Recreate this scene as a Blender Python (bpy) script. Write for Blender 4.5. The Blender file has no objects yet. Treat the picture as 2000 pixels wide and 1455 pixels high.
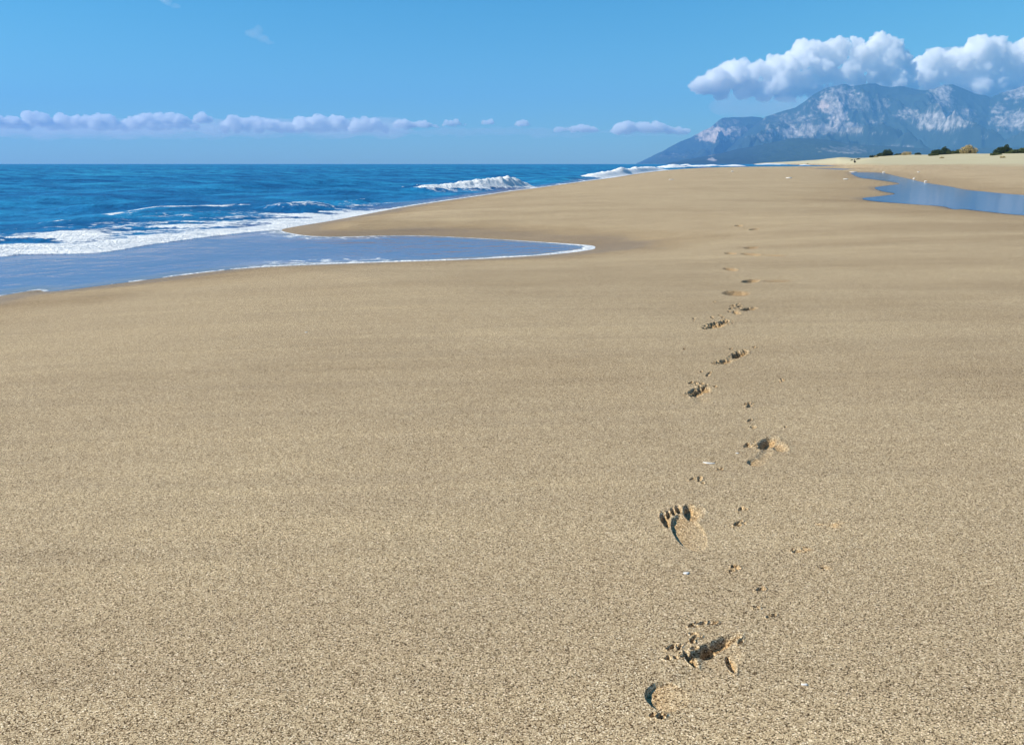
import bpy, math, random
import numpy as np
from mathutils import Vector

random.seed(7)
sc = bpy.context.scene
COL = sc.collection
R = math.radians

# ------------------------------------------------------------------ camera, world, sun, exposure
F = 1570.0                 # focal length in pixels of the 2000 px wide photograph
HY = 320.5                 # horizon row there
HC = 1.55                  # eye height above the sea
P = math.atan((727.5 - HY) / F)
cam_d = bpy.data.cameras.new('camera')
cam = bpy.data.objects.new('camera', cam_d); COL.objects.link(cam)
cam.location = (0, 0, HC); cam.rotation_euler = (R(90) - P, 0, 0)
cam_d.sensor_width = 36.0; cam_d.lens = 36.0 * F / 2000.0
cam_d.clip_start = 0.05; cam_d.clip_end = 200000.0
sc.camera = cam

SUN_TO = Vector((-0.97, -0.10, 0.0)).normalized()
SUN_EL = R(36)
SUN_TO = Vector((SUN_TO.x * math.cos(SUN_EL), SUN_TO.y * math.cos(SUN_EL), math.sin(SUN_EL)))

world = bpy.data.worlds.new('World'); sc.world = world; world.use_nodes = True
wn = world.node_tree; wn.nodes.clear()
wo = wn.nodes.new('ShaderNodeOutputWorld'); bg = wn.nodes.new('ShaderNodeBackground')
sky = wn.nodes.new('ShaderNodeTexSky'); sky.sky_type = 'NISHITA'; sky.sun_disc = False
sky.sun_elevation = SUN_EL; sky.sun_rotation = math.atan2(SUN_TO.x, SUN_TO.y)
sky.altitude = 0; sky.air_density = 1.0; sky.dust_density = 0.3; sky.ozone_density = 2.5
tint = wn.nodes.new('ShaderNodeMix'); tint.data_type = 'RGBA'; tint.blend_type = 'MULTIPLY'
tint.inputs[0].default_value = 1.0; 
# the air low over the sea is paler than overhead
geo = wn.nodes.new('ShaderNodeTexCoord'); sx = wn.nodes.new('ShaderNodeSeparateXYZ'); wn.links.new(geo.outputs['Generated'], sx.inputs[0])
rp = wn.nodes.new('ShaderNodeValToRGB'); wn.links.new(sx.outputs['Z'], rp.inputs[0]); cr = rp.color_ramp
cr.elements[0].position = 0.0; cr.elements[0].color = (0.43, 0.67, 0.70, 1); cr.elements[1].position = 0.20; cr.elements[1].color = (0.225, 0.71, 0.84, 1)
wn.links.new(rp.outputs[0], tint.inputs[7])
wn.links.new(sky.outputs[0], tint.inputs[6]); wn.links.new(tint.outputs[2], bg.inputs[0])
wn.links.new(bg.outputs[0], wo.inputs[0]); bg.inputs[1].default_value = 0.105

sun_d = bpy.data.lights.new('sun', 'SUN'); sun_d.energy = 5.0; sun_d.angle = R(0.55); sun_d.color = (1.0, 0.908, 0.76)
sun = bpy.data.objects.new('sun', sun_d); COL.objects.link(sun); sun.location = (-20, 5, 30)
sun.rotation_euler = SUN_TO.to_track_quat('Z', 'Y').to_euler()

sc.view_settings.view_transform = 'Standard'; sc.view_settings.look = 'None'
sc.view_settings.exposure = 0.50; sc.view_settings.gamma = 1.0
sc.render.engine = 'CYCLES'
cy = sc.cycles
cy.use_denoising = True
try:
    cy.denoiser = 'OPENIMAGEDENOISE'; cy.denoising_input_passes = 'RGB_ALBEDO_NORMAL'
except Exception: pass
cy.max_bounces = 48; cy.diffuse_bounces = 3; cy.glossy_bounces = 3; cy.transmission_bounces = 2
cy.volume_bounces = 40; cy.transparent_max_bounces = 8
cy.use_adaptive_sampling = False

# ------------------------------------------------------------------ projection helpers (layout is measured once, then lives in metres)
cP, sP = math.cos(P), math.sin(P)
def project(X, Y, Z):
    z = Z - HC
    d = Y * cP - z * sP
    d = np.where(np.abs(d) < 1e-6, 1e-6, d)
    u = Y * sP + z * cP
    px = 1000 + F * X / d; py = 727.5 - F * u / d
    return px, py, d
def on_level(px, py, z=0.0):
    dx = (px - 1000) / F; dy = (727.5 - py) / F
    wy = cP + dy * sP; wz = -sP + dy * cP
    t = (z - HC) / wz
    return dx * t, wy * t

# ------------------------------------------------------------------ noise
def _h(ix, iy, s):
    n = (ix.astype(np.int64) * 374761393 + iy.astype(np.int64) * 668265263 + s * 1442695041) & 0x7fffffff
    n = ((n ^ (n >> 13)) * 1274126177) & 0x7fffffff
    return n ^ (n >> 16)
def gn(x, y, s=0):
    x = np.asarray(x, float); y = np.asarray(y, float)
    ix = np.floor(x); iy = np.floor(y); fx = x - ix; fy = y - iy
    u = fx * fx * fx * (fx * (fx * 6 - 15) + 10); v = fy * fy * fy * (fy * (fy * 6 - 15) + 10)
    def g(ox, oy):
        a = (_h(ix + ox, iy + oy, s) & 0xffff) * (2 * math.pi / 65536)
        return np.cos(a) * (fx - ox) + np.sin(a) * (fy - oy)
    return 1.5 * ((g(0, 0) * (1 - u) + g(1, 0) * u) * (1 - v) + (g(0, 1) * (1 - u) + g(1, 1) * u) * v)
def fbm(x, y, o=4, s=0, g=0.5):
    r = 0; a = 1; t = 0
    for k in range(o):
        r = r + a * gn(x * 2 ** k + 17.3 * k, y * 2 ** k - 9.1 * k, s + k); t += a; a *= g
    return r / t
def ridged(x, y, o=5, s=0):
    r = 0; a = 1; t = 0; w = 1
    for k in range(o):
        n = 1 - np.abs(gn(x * 2.03 ** k + 7 * k, y * 2.03 ** k + 3 * k, s + k)) * 1.6
        n = np.clip(n, 0, 1) ** 2; r = r + a * n * w; w = np.clip(n * 1.6, 0, 1); t += a; a *= 0.5
    return r / t
def sst(a, b, x):
    t = np.clip((x - a) / (b - a), 0, 1); return t * t * (3 - 2 * t)

def smooth_poly(pts, n=6, closed=False):
    pts = [np.array(p, float) for p in pts]; out = []
    m = len(pts); rng = range(m if closed else m - 1)
    for i in rng:
        p0 = pts[(i - 1) % m] if (closed or i > 0) else pts[0]
        p1 = pts[i]; p2 = pts[(i + 1) % m]
        p3 = pts[(i + 2) % m] if (closed or i + 2 < m) else p2
        for k in range(n):
            t = k / n
            out.append(0.5 * (2 * p1 + (p2 - p0) * t + (2 * p0 - 5 * p1 + 4 * p2 - p3) * t * t + (3 * p1 - p0 - 3 * p2 + p3) * t ** 3))
    if not closed: out.append(pts[-1])
    return np.array(out)
def dist_line(L, X, Y):
    X = X.ravel(); Y = Y.ravel()
    if X.size > 16384: return np.concatenate([dist_line(L, X[i:i + 12288], Y[i:i + 12288]) for i in range(0, X.size, 12288)])
    best = np.full(X.shape, 1e18)
    for (ax, ay), (bx, by) in zip(L[:-1], L[1:]):
        dx, dy = bx - ax, by - ay; q = dx * dx + dy * dy + 1e-12
        t = np.clip(((X - ax) * dx + (Y - ay) * dy) / q, 0, 1)
        np.minimum(best, (X - ax - t * dx) ** 2 + (Y - ay - t * dy) ** 2, out=best)
    return np.sqrt(best)
def inside(Pg, X, Y):
    X = X.ravel(); Y = Y.ravel()
    if X.size > 16384: return np.concatenate([inside(Pg, X[i:i + 12288], Y[i:i + 12288]) for i in range(0, X.size, 12288)])
    c = np.zeros(X.shape, bool)
    n = len(Pg)
    for i in range(n):
        ax, ay = Pg[i]; bx, by = Pg[(i + 1) % n]
        if ay == by: continue
        m = ((ay > Y) != (by > Y)) & (X < (bx - ax) * (Y - ay) / (by - ay) + ax)
        c ^= m
    return c

# ------------------------------------------------------------------ the shoreline (metres), sea on its left
near_edge = [(0, 578), (110, 569), (300, 545), (420, 530), (530, 521), (700, 514), (900, 507.5), (1040, 500), (1110, 494), (1150, 488.5), (1159, 485)]
far_edge = [(1150, 480), (1080, 475), (1000, 470), (900, 464.5), (830, 461.5), (760, 461), (680, 463), (610, 462), (565, 456), (548, 450)]
beach_edge = [(570, 444), (650, 431), (740, 414), (800, 403), (870, 392.5), (950, 381), (1000, 373.5), (1060, 366), (1150, 353.5), (1200, 347), (1270, 336.5), (1330, 331), (1400, 328.6), (1470, 328), (1560, 328), (1610, 327.4), (1640, 326.3), (1630, 324.4), (1580, 323.0), (1520, 321.9), (1470, 321.2)]
def W(l, z=0.0): return [on_level(a, b, z) for a, b in l]
back = [(-900, -2500), (-160, -400), (-40, -90), (-14, -20), (-9, -3), (-7.3, 4)]
far_c = [(1900, 6500), (1500, 9000)]
shore_pts = back + W(near_edge) + W(far_edge) + W(beach_edge)
SHORE = np.vstack([smooth_poly(shore_pts, 6), np.array(far_c)])
main_pts = back[:-2] + [(-13, 0), (-10, 9)] + W([(0, 503), (60, 498), (190, 495), (300, 478), (420, 462), (548, 448)]) + W(beach_edge)
MAIN = np.vstack([smooth_poly(main_pts, 6), np.array(far_c)])          # the line the surf runs along, leaving out the tongue of swash
SEA_POLY = np.vstack([SHORE, [(-90000, 60000), (-90000, -90000)]])
MAIN_POLY = np.vstack([MAIN, [(-90000, 60000), (-90000, -90000)]])
def shore_d(X, Y):
    d = dist_line(SHORE, X, Y); d[inside(SEA_POLY, X, Y)] *= -1; return d.reshape(X.shape)
def main_d(X, Y):
    d = dist_line(MAIN, X, Y); d[~inside(MAIN_POLY, X, Y)] *= -1; return d.reshape(X.shape)    # positive out at sea

ZP = 0.36
pool_px = [(1662, 338), (1690, 336.5), (1722, 338), (1745, 343), (1775, 350), (1805, 357), (1850, 364), (1885, 371), (1925, 375), (1965, 379), (2010, 382), (2150, 390), (2350, 402),
           (2350, 440), (2150, 430), (2000, 421), (1955, 417), (1915, 412.5), (1880, 409), (1862, 409.5), (1840, 403.5), (1790, 400), (1750, 397), (1712, 394), (1686, 390), (1688, 387), (1715, 384), (1748, 379), (1722, 374), (1708, 367), (1728, 363.5), (1757, 359), (1728, 354), (1700, 350), (1678, 347)]
pool2_px = [(1590, 329.6), (1640, 329.6), (1690, 332), (1704, 334.5), (1664, 333), (1622, 331.2)]
POOL = smooth_poly(W(pool_px, ZP), 3, True); POOL2 = smooth_poly(W(pool2_px, ZP), 3, True)
def pool_d(X, Y):
    out = np.full(X.size, 1e9)
    for Pg in (POOL, POOL2):
        d = dist_line(np.vstack([Pg, Pg[:1]]), X, Y); d[inside(Pg, X, Y)] *= -1
        out = np.minimum(out, d)
    return out.reshape(X.shape)

crest_px = [1300, 1440, 1490, 1540, 1600, 1635, 1665, 1700, 1750, 1800, 1880, 1940, 2000, 2200, 2600]
crest_y = [322, 319.5, 315.5, 312.8, 309.0, 303.5, 297.0, 295.0, 299.5, 301.5, 303.2, 303.4, 302.5, 299, 296]
crest_r = [2500, 2000, 1700, 1400, 1150, 950, 500, 435, 400, 375, 338, 308, 293, 270, 255]
def ground_z(X, Y, detail=True, D=None, PD=None):
    shp = X.shape
    d = shore_d(X, Y) if D is None else D
    pd = pool_d(X, Y) if PD is None else PD
    r = np.hypot(X, Y)
    land = np.clip(d, 0, None)
    z = 0.50 * (1 - np.exp(-land / 4.5)) + 0.15 * sst(0, 60, land)
    z = np.where(d < 0, 0.05 * np.maximum(d, -40), z)
    # dune belt
    th = np.arctan2(X, np.maximum(Y, 1e-3)); cpx = 1000 + np.tan(np.clip(th, -1.3, 1.3)) * F / cP
    cpx = np.where(Y <= 0, 2600, cpx) * 1.0
    Rr = np.interp(cpx, crest_px, crest_r); yt = np.interp(cpx, crest_px, crest_y)
    zc = HC + (HY - yt) / (F / cP ** 2) * Rr
    q = np.clip(r / Rr, 0, 1.0)
    A = (zc - 0.62) * q ** np.interp(cpx, [1600, 1750, 1900, 2000], [3.6, 3.3, 3.0, 2.8]) * (1 - np.exp(-land / 20)) * sst(1400, 1500, cpx) * (X > 0)
    if detail:
        nn = fbm(X / 45, Y / 45, 4, 5)
        A = A * (1 + 0.10 * nn * sst(0.2, .8, q)) + 0.10 * sst(.4, .9, q) * fbm(X / 9, Y / 9, 3, 9) * sst(1500, 1700, cpx) * (X > 0)
    z = z + A
    if detail:
        k = sst(0.3, 4, land)
        z = z + k * (0.030 * fbm(X / 6, Y / 3.2, 3, 21) + 0.006 * fbm(X / 0.9, Y / 0.5, 3, 31) * np.clip(12 / (r + 2), 0, 1))
    # pools sit in shallow hollows
    out = sst(0, 9, pd)
    zz = ZP + 0.03 * np.clip(pd, 0, 1) + (z - ZP - 0.03) * out
    z = np.where(pd < 9, np.where(pd < 0.02, ZP + np.maximum(-.02 + 0.10 * pd, -0.2), zz), z)
    return z

def ground_hit(px, py):
    z = 0.45
    for _ in range(40):
        x, y = on_level(px, min(py, 1e9), z) if py > HY + 0.5 else (None, None)
        z2 = float(ground_z(np.array([x]), np.array([y]), False)[0]); 
        if abs(z2 - z) < 1e-4: break
        z = z + 0.6 * (z2 - z)
    return x, y, z

# ------------------------------------------------------------------ object helpers
def tag(o, label=None, cat=None, group=None, kind=None):
    if label: o['label'] = label
    if cat: o['category'] = cat
    if group: o['group'] = group
    if kind: o['kind'] = kind
    return o
def link(name, me, mat=None, parent=None):
    o = bpy.data.objects.new(name, me); COL.objects.link(o)
    if mat: me.materials.append(mat)
    if parent: o.parent = parent
    return o
def empty(name, loc=(0, 0, 0), rz=0):
    o = bpy.data.objects.new(name, None); COL.objects.link(o); o.location = loc; o.rotation_euler.z = rz; return o
def mesh_np(name, V, Q, attrs=None, smooth=True):
    """V (n,3), Q (m,4 or 3) ints, attrs {name: per-vertex float}"""
    used = np.zeros(len(V), bool); used[Q.ravel()] = True
    idx = np.cumsum(used) - 1; V = V[used]; Q = idx[Q]
    k = Q.shape[1]
    me = bpy.data.meshes.new(name)
    me.vertices.add(len(V)); me.vertices.foreach_set('co', V.astype(np.float32).ravel())
    me.loops.add(Q.size); me.loops.foreach_set('vertex_index', Q.astype(np.int32).ravel())
    me.polygons.add(len(Q)); me.polygons.foreach_set('loop_start', np.arange(0, Q.size, k, dtype=np.int32))
    me.polygons.foreach_set('loop_total', np.full(len(Q), k, np.int32))
    if smooth: me.polygons.foreach_set('use_smooth', np.ones(len(Q), bool))
    for an, av in (attrs or {}).items():
        a = me.attributes.new(an, 'FLOAT', 'POINT'); a.data.foreach_set('value', av.ravel()[used].astype(np.float32))
    me.update(calc_edges=True); me.validate()
    return me
def grid_faces(nr, nc):
    i = np.arange(nr - 1)[:, None] * nc + np.arange(nc - 1)[None, :]
    return np.stack([i, i + 1, i + nc + 1, i + nc], -1).reshape(-1, 4)

# ------------------------------------------------------------------ material helpers
class NT:
    def __init__(s, name):
        s.m = bpy.data.materials.new(name); s.m.use_nodes = True; s.t = s.m.node_tree; s.t.nodes.clear()
        s.out = s.t.nodes.new('ShaderNodeOutputMaterial')
    def n(s, ty, **kw):
        o = s.t.nodes.new(ty)
        for k, v in kw.items(): setattr(o, k, v)
        return o
    def l(s, a, b): s.t.links.new(a, b)
    def put(s, sock, v):
        if isinstance(v, bpy.types.NodeSocket): s.l(v, sock)
        elif v is not None: sock.default_value = v
    def mix(s, f, a, b, mode='MIX'):
        o = s.n('ShaderNodeMix', data_type='RGBA', blend_type=mode)
        s.put(o.inputs[0], f); s.put(o.inputs[6], a); s.put(o.inputs[7], b); return o.outputs[2]
    def math(s, op, a, b=None, clamp=False):
        o = s.n('ShaderNodeMath', operation=op, use_clamp=clamp); s.put(o.inputs[0], a)
        if b is not None: s.put(o.inputs[1], b)
        return o.outputs[0]
    def ramp(s, f, stops, interp='LINEAR'):
        o = s.n('ShaderNodeValToRGB'); o.color_ramp.interpolation = interp
        cr = o.color_ramp
        while len(cr.elements) > 1: cr.elements.remove(cr.elements[-1])
        for i, (p, c) in enumerate(stops):
            e = cr.elements[0] if i == 0 else cr.elements.new(p)
            e.position = p; e.color = (*c, 1) if len(c) == 3 else c
        s.l(f, o.inputs[0]); return o.outputs[0]
    def rng(s, f, a, b, c=0.0, d=1.0, kind='SMOOTHSTEP'):
        o = s.n('ShaderNodeMapRange', interpolation_type=kind); s.put(o.inputs[0], f)
        for i, v in enumerate((a, b, c, d)): s.put(o.inputs[1 + i], v)
        return o.outputs[0]
    def coord(s, scale=(1, 1, 1), rot=(0, 0, 0)):
        if not hasattr(s, '_g'): s._g = s.n('ShaderNodeNewGeometry')
        mp = s.n('ShaderNodeMapping'); s.l(s._g.outputs['Position'], mp.inputs[0])
        mp.inputs[3].default_value = scale; mp.inputs[2].default_value = rot; return mp.outputs[0]
    def noise(s, co, sc_=1.0, det=3.0, ro=0.5, dist=0.0):
        o = s.n('ShaderNodeTexNoise'); s.l(co, o.inputs['Vector']); o.inputs['Scale'].default_value = sc_
        o.inputs['Detail'].default_value = det; o.inputs['Roughness'].default_value = ro; o.inputs['Distortion'].default_value = dist
        return o.outputs[0]
    def attr(s, name):
        o = s.n('ShaderNodeAttribute', attribute_name=name); return o.outputs['Fac']
    def bsdf(s, color, rough=0.8, spec=0.3, normal=None, **kw):
        o = s.n('ShaderNodeBsdfPrincipled'); s.put(o.inputs['Base Color'], color); s.put(o.inputs['Roughness'], rough)
        s.put(o.inputs['Specular IOR Level'], spec)
        if normal is not None: s.l(normal, o.inputs['Normal'])
        for k, v in kw.items(): s.put(o.inputs[k.replace('_', ' ')], v)
        return o.outputs[0]
    def bump(s, h, strength=1.0, dist=0.01, normal=None):
        o = s.n('ShaderNodeBump'); s.put(o.inputs['Strength'], strength); s.put(o.inputs['Distance'], dist); s.l(h, o.inputs['Height'])
        if normal is not None: s.l(normal, o.inputs['Normal'])
        return o.outputs[0]
    def done(s, sh): s.l(sh, s.out.inputs[0]); return s.m

def sand_material():
    m = NT('sand')
    c1 = m.coord()
    # grains: every cell of about 3 mm has a colour of its own
    v = m.n('ShaderNodeTexVoronoi'); m.l(c1, v.inputs['Vector']); v.inputs['Scale'].default_value = 400; v.inputs['Randomness'].default_value = 1
    sep = m.n('ShaderNodeSeparateColor'); m.l(v.outputs['Color'], sep.inputs[0])
    grain = m.ramp(sep.outputs[0], [(0.0, (0.028, 0.015, 0.007)), (0.17, (0.09, 0.056, 0.030)), (0.30, (0.30, 0.222, 0.130)), (0.5, (0.43, 0.330, 0.202)), (0.8, (0.50, 0.390, 0.245)), (0.93, (0.66, 0.54, 0.36)), (1.0, (0.80, 0.70, 0.52))])
    n2 = m.noise(c1, 420, 1, 0.5)
    grain = m.mix(m.rng(n2, 0.38, 0.62, 0.0, 1.0), m.mix(1.0, grain, (0.86, 0.82, 0.76, 1), 'MULTIPLY'), m.mix(1.0, grain, (1.38, 1.37, 1.40, 1), 'MULTIPLY'))
    # broad tone: long faint bands and blotches of damper or drier sand
    b1 = m.noise(m.coord((0.10, 0.5, 0.1), (0, 0, R(-6))), 1, 5, 0.6, 0.4)
    b2 = m.noise(m.coord((0.9, 0.9, 0.9)), 1, 4, 0.55)
    tone = m.math('ADD', m.math('MULTIPLY', b1, 0.7), m.math('MULTIPLY', b2, 0.3))
    grain = m.mix(1.0, grain, m.ramp(tone, [(0.36, (0.84, 0.82, 0.80)), (0.5, (0.99, 0.99, 0.99)), (0.66, (1.10, 1.11, 1.10))]), 'MULTIPLY')
    fine = m.noise(m.coord((0.35, 9.0, 1), (0, 0, R(4))), 1, 4, 0.6)
    grain = m.mix(1.0, grain, m.ramp(fine, [(0.3, (0.93, 0.93, 0.94)), (0.7, (1.06, 1.06, 1.05))]), 'MULTIPLY')
    dug = m.attr('dug'); wet_dark = m.attr('wet_dark'); dry = m.attr('dry')
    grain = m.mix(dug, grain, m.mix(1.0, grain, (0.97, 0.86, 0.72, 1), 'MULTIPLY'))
    dryc = m.mix(m.noise(m.coord((0.25, 0.25, .25)), 1, 5, 0.65), (0.40, 0.34, 0.20, 1), (0.54, 0.50, 0.35, 1))
    grain = m.mix(dry, grain, dryc)
    grain = m.mix(wet_dark, grain, m.mix(1.0, grain, (0.72, 0.66, 0.58, 1), 'MULTIPLY'))
    hb = m.math('ADD', m.math('MULTIPLY', n2, 0.6), m.math('MULTIPLY', sep.outputs[1], 0.4))
    nrm = m.bump(hb, 0.7, 0.004)
    return m.done(m.bsdf(grain, m.rng(wet_dark, 0.3, 1, 0.92, 0.5), m.rng(wet_dark, 0.3, 1, 0.10, 0.25), nrm))
M_SAND = sand_material()

# ------------------------------------------------------------------ footprints: relief pressed into the sand
# (px, py, rx, ry, turn, depth m, wall softness, tilt_x, tilt_y) measured on the photo, built as real relief
PRINTS = [
 dict(label='nearest footprint with a deep crescent heel and broken crust at the toes', c=[
   (1303, 1360, 45, 30, 8, .0080, .16, -.9, .15), (1350, 1325, 60, 30, -30, .003, .8, 0, 0),
   (1349, 1287, 22, 8, 48, .021, .5, 0, 0), (1383, 1271, 22, 14, -24, .030, .5, -.1, -.1), (1405, 1259, 44, 12, -27, .020, .6, -.2, 0), (1362, 1277, 28, 7, -14, .016, .5, 0, 0),
   (1427, 1294, 23, 9, 66, .018, .5, 0, 0), (1404, 1284, 56, 34, -20, .006, .6, -.2, 0)]),
 dict(label='bare footprint with five clear toe pits and a thin outer edge line', c=[
   (1300, 1015, 9, 17, -24, .020, .45, -.2, 0), (1306, 1004, 5, 8, -20, .020, .45, 0, 0), (1315, 999, 5.5, 8, -20, .020, .45, 0, 0), (1325, 995, 6.5, 9, -20, .020, .45, 0, 0), (1346, 996, 12, 12, 0, .021, .45, -.3, 0),
   (1328, 1018, 22, 9, -12, .012, .5, -.3, 0), (1354, 1004, 22, 16, -20, .014, .7, -.5, 0), (1346, 1041, 44, 27, 46, .0085, .14, -.55, .25)]),
 dict(label='footprint with a dark deep toe pit and a small round heel pit below it', c=[
   (1500, 866, 22, 11, -20, .028, .6, -.4, -.2), (1522, 872, 20, 11, 22, .013, .7, -.2, 0), (1462, 871, 11, 3.2, -6, .012, .5, 0, 0), (1478, 902, 20, 9, 0, .008, .45, -.95, 0), (1492, 889, 24, 12, -35, .006, .8, 0, 0)]),
 dict(label='small crumbly footprint left of the line, between two deeper ones', c=[
   (1363, 765, 20, 9, -20, .028, .5, -.1, 0), (1352, 769, 9, 4, -25, .022, .5, 0, 0), (1377, 761, 12, 8, 10, .018, .7, 0, 0), (1368, 782, 20, 12, 0, .004, .9, 0, 0)]),
 dict(label='footprint of two separate hollows, a deep upper one and a shallow lower one', c=[
   (1444, 692, 18, 6.0, -12, .036, .55, -.2, -.2), (1417, 706, 17, 5.0, -10, .018, .5, -.3, 0), (1430, 700, 24, 8, -20, .007, .8, 0, 0)]),
 dict(label='wide crumbly footprint with a fringe of broken crust, sixth from the camera', c=[
   (1396, 636, 24, 6, -8, .026, .5, 0, 0), (1412, 630, 12, 3.5, -8, .020, .5, 0, 0), (1380, 641, 9, 3, -6, .020, .5, 0, 0)]),
 dict(label='last sharp footprint, a thin dark hollow with crumbs on its left', c=[
   (1463, 604, 17, 3.2, -6, .032, .55, 0, -.2), (1438, 611, 9, 3.4, 12, .016, .5, 0, 0), (1441, 602, 10, 4, 0, .006, .8, 0, 0)]),
 dict(label='faint washed out footprint just past the last sharp one', c=[(1438, 573, 30, 6, 2, .034, .6, -.2, -.2)]),
 dict(label='faint footprint with a smeared tail running right', c=[(1466, 549, 20, 4.0, -4, .036, .6, 0, -.2), (1515, 549, 36, 2.8, 0, .014, .7, 0, 0)]),
 dict(label='very faint footprint left of the line where it fades', c=[(1427, 526, 17, 3.4, 6, .034, .8, 0, 0)]),
 dict(label='faint shallow footprint with a long thin streak to its right', c=[(1468, 497, 24, 2.8, 4, .040, .8, 0, 0), (1510, 499, 34, 1.8, 2, .018, .8, 0, 0)]),
 dict(label='pale smudge of a footprint left of the long streak', c=[(1427, 495, 14, 2.6, 2, .034, .8, 0, 0)]),
 dict(label='thin faint footprint just above the long streak', c=[(1467, 484, 17, 2.4, -2, .040, .8, 0, 0)]),
 dict(label='far thin dark footprint, a little higher and further left than the farthest row of specks', c=[(1443, 441, 9, 1.6, 0, .05, .6, 0, 0)]),
 dict(label='farthest clear footprint, a row of dark specks on the right', c=[(1473, 448, 11, 1.7, -6, .05, .6, 0, 0)]),
]
CRUMBS = [(1417, 440, 5, 1, 2), (1455, 455, 5, 1, 2), (1372, 752, 26, 8, 8), (1410, 628, 24, 6, 10), (1432, 604, 14, 7, 8), (1440, 684, 14, 3, 4), (1470, 868, 16, 6, 4), (1345, 770, 8, 6, 4), (1340, 1250, 26, 16, 5), (1330, 1275, 28, 10, 6), (1385, 1218, 16, 5, 4), (1350, 1222, 10, 5, 3), (1312, 1285, 12, 5, 4), (1440, 1250, 8, 10, 3), (1285, 1395, 14, 6, 4),
          (1450, 992, 9, 3, 3), (1445, 1022, 10, 6, 5), (1436, 1110, 8, 7, 5), (1493, 1150, 9, 2.5, 2), (1552, 1076, 7, 3, 2), (1577, 1074, 7, 2.5, 2), (1610, 1112, 6, 5, 2), (1622, 1022, 24, 10, 6), (1360, 940, 16, 8, 5), (1405, 916, 8, 3, 2), (1535, 834, 5, 1.5, 1), (1474, 834, 4, 1.5, 1),
          (1463, 790, 9, 4, 5), (1466, 820, 8, 3, 2), (1533, 745, 12, 4, 3), (1380, 730, 16, 4, 3), (1337, 681, 3, 2, 1), (1477, 678, 6, 2, 2), (1400, 708, 8, 4, 5), (1405, 622, 16, 6, 8), (1438, 596, 12, 4, 5), (1362, 625, 8, 3, 2), (1360, 1240, 8, 5, 2), (1505, 1205, 10, 3, 2), (1478, 1188, 4, 3, 1),
          (1393, 589, 3, 1.2, 1), (1345, 463, 3, 1, 1), (1440, 445, 24, 4, 5), (1352, 377, 14, 3, 6)]

def relief(px, py, X, Y):
    """returns (dz, dug, print id)"""
    dz = np.zeros(px.shape); dug = np.zeros(px.shape); pid = np.full(px.shape, -1, int)
    warp = fbm(X / .035, Y / .035, 3, 77); crumb = fbm(X / .010, Y / .010, 3, 88); warp2 = fbm(X / .013, Y / .013, 2, 99)
    for i, p in enumerate(PRINTS):
        best = np.zeros(px.shape); raise_ = np.zeros(px.shape)
        x0 = min(c[0] - c[2] * 2 for c in p['c']) - 10; x1 = max(c[0] + c[2] * 2 for c in p['c']) + 10
        y0 = min(c[1] - c[3] * 2 for c in p['c']) - 8; y1 = max(c[1] + c[3] * 2 for c in p['c']) + 8
        s = (px > x0) & (px < x1) & (py > y0) & (py < y1)
        if not s.any(): continue
        a, b = px[s], py[s]; bb = np.zeros(a.shape); rim = np.zeros(a.shape); bump = np.zeros(a.shape)
        far = 1 if p['c'][0][1] > 590 else 0.3
        for (cx, cy_, rx, ry, rot, dep, soft, tx, ty) in p['c']:
            t = R(rot); u = ((a - cx) * math.cos(t) + (b - cy_) * math.sin(t)) / rx; v = (-(a - cx) * math.sin(t) + (b - cy_) * math.cos(t)) / ry
            q = np.sqrt(u * u + v * v) + far * ((0.10 + .20 * (cy_ < 800)) * warp[s] * (.4 if soft < .2 else 1) + (0.08 + .24 * (cy_ < 800)) * warp2[s] * (.3 if soft < .2 else 1))
            f = 1 - sst(1 - soft, 1.0, q)
            if dep < 0: bump = np.maximum(bump, -dep * f); continue
            dd = dep * f * np.clip(1 + tx * u + ty * v, 0.05, 1.8)
            bb = np.maximum(bb, dd)
            if far == 1 and dep > .012: rim = np.maximum(rim, 0.10 * dep * np.exp(-((q - 1.16) / .14) ** 2) * (1 + warp[s]))
        hole = bb > 0.002
        z = -bb + bump * (bb > .004) + rim * (1 - np.clip(bb / .004, 0, 1))
        z += far * (crumb[s] * 0.0032 + (.012 * warp2[s] if p['c'][0][1] < 800 else 0)) * sst(0.003, 0.015, bb)
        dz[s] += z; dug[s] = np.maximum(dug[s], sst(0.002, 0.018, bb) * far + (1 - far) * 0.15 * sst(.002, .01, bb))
        pi_ = pid[s]; pi_[(bb > 0.0015) | (rim > .0012)] = i; pid[s] = pi_
    rs = np.random.RandomState(3)
    for (cx, cy_, sx, sy, n) in CRUMBS:
        for k in range(n):
            x = cx + rs.uniform(-1, 1) * sx; y = cy_ + rs.uniform(-1, 1) * sy
            sz = rs.uniform(.6, 1.15) * (0.6 + 3.8 * max(0, (y - HY)) / 1000)
            s = (np.abs(px - x) < sz * 5) & (np.abs(py - y) < sz * 3.2)
            if not s.any(): continue
            a, b = px[s], py[s]; t = rs.uniform(-.5, .2); e = rs.uniform(1.2, 2.6)
            u = ((a - x) * math.cos(t) + (b - y) * math.sin(t)) / (sz * e); v = (-(a - x) * math.sin(t) + (b - y) * math.cos(t)) / (sz * .8)
            q = np.sqrt(u * u + v * v) + .25 * warp2[s]
            dp = rs.uniform(.007, .013)
            dz[s] += -dp * (1 - sst(.35, 1.1, q)) + dp * .25 * np.exp(-((q - 1.3) / .3) ** 2)
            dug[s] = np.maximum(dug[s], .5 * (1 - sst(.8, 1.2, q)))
    return dz, dug, pid

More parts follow.
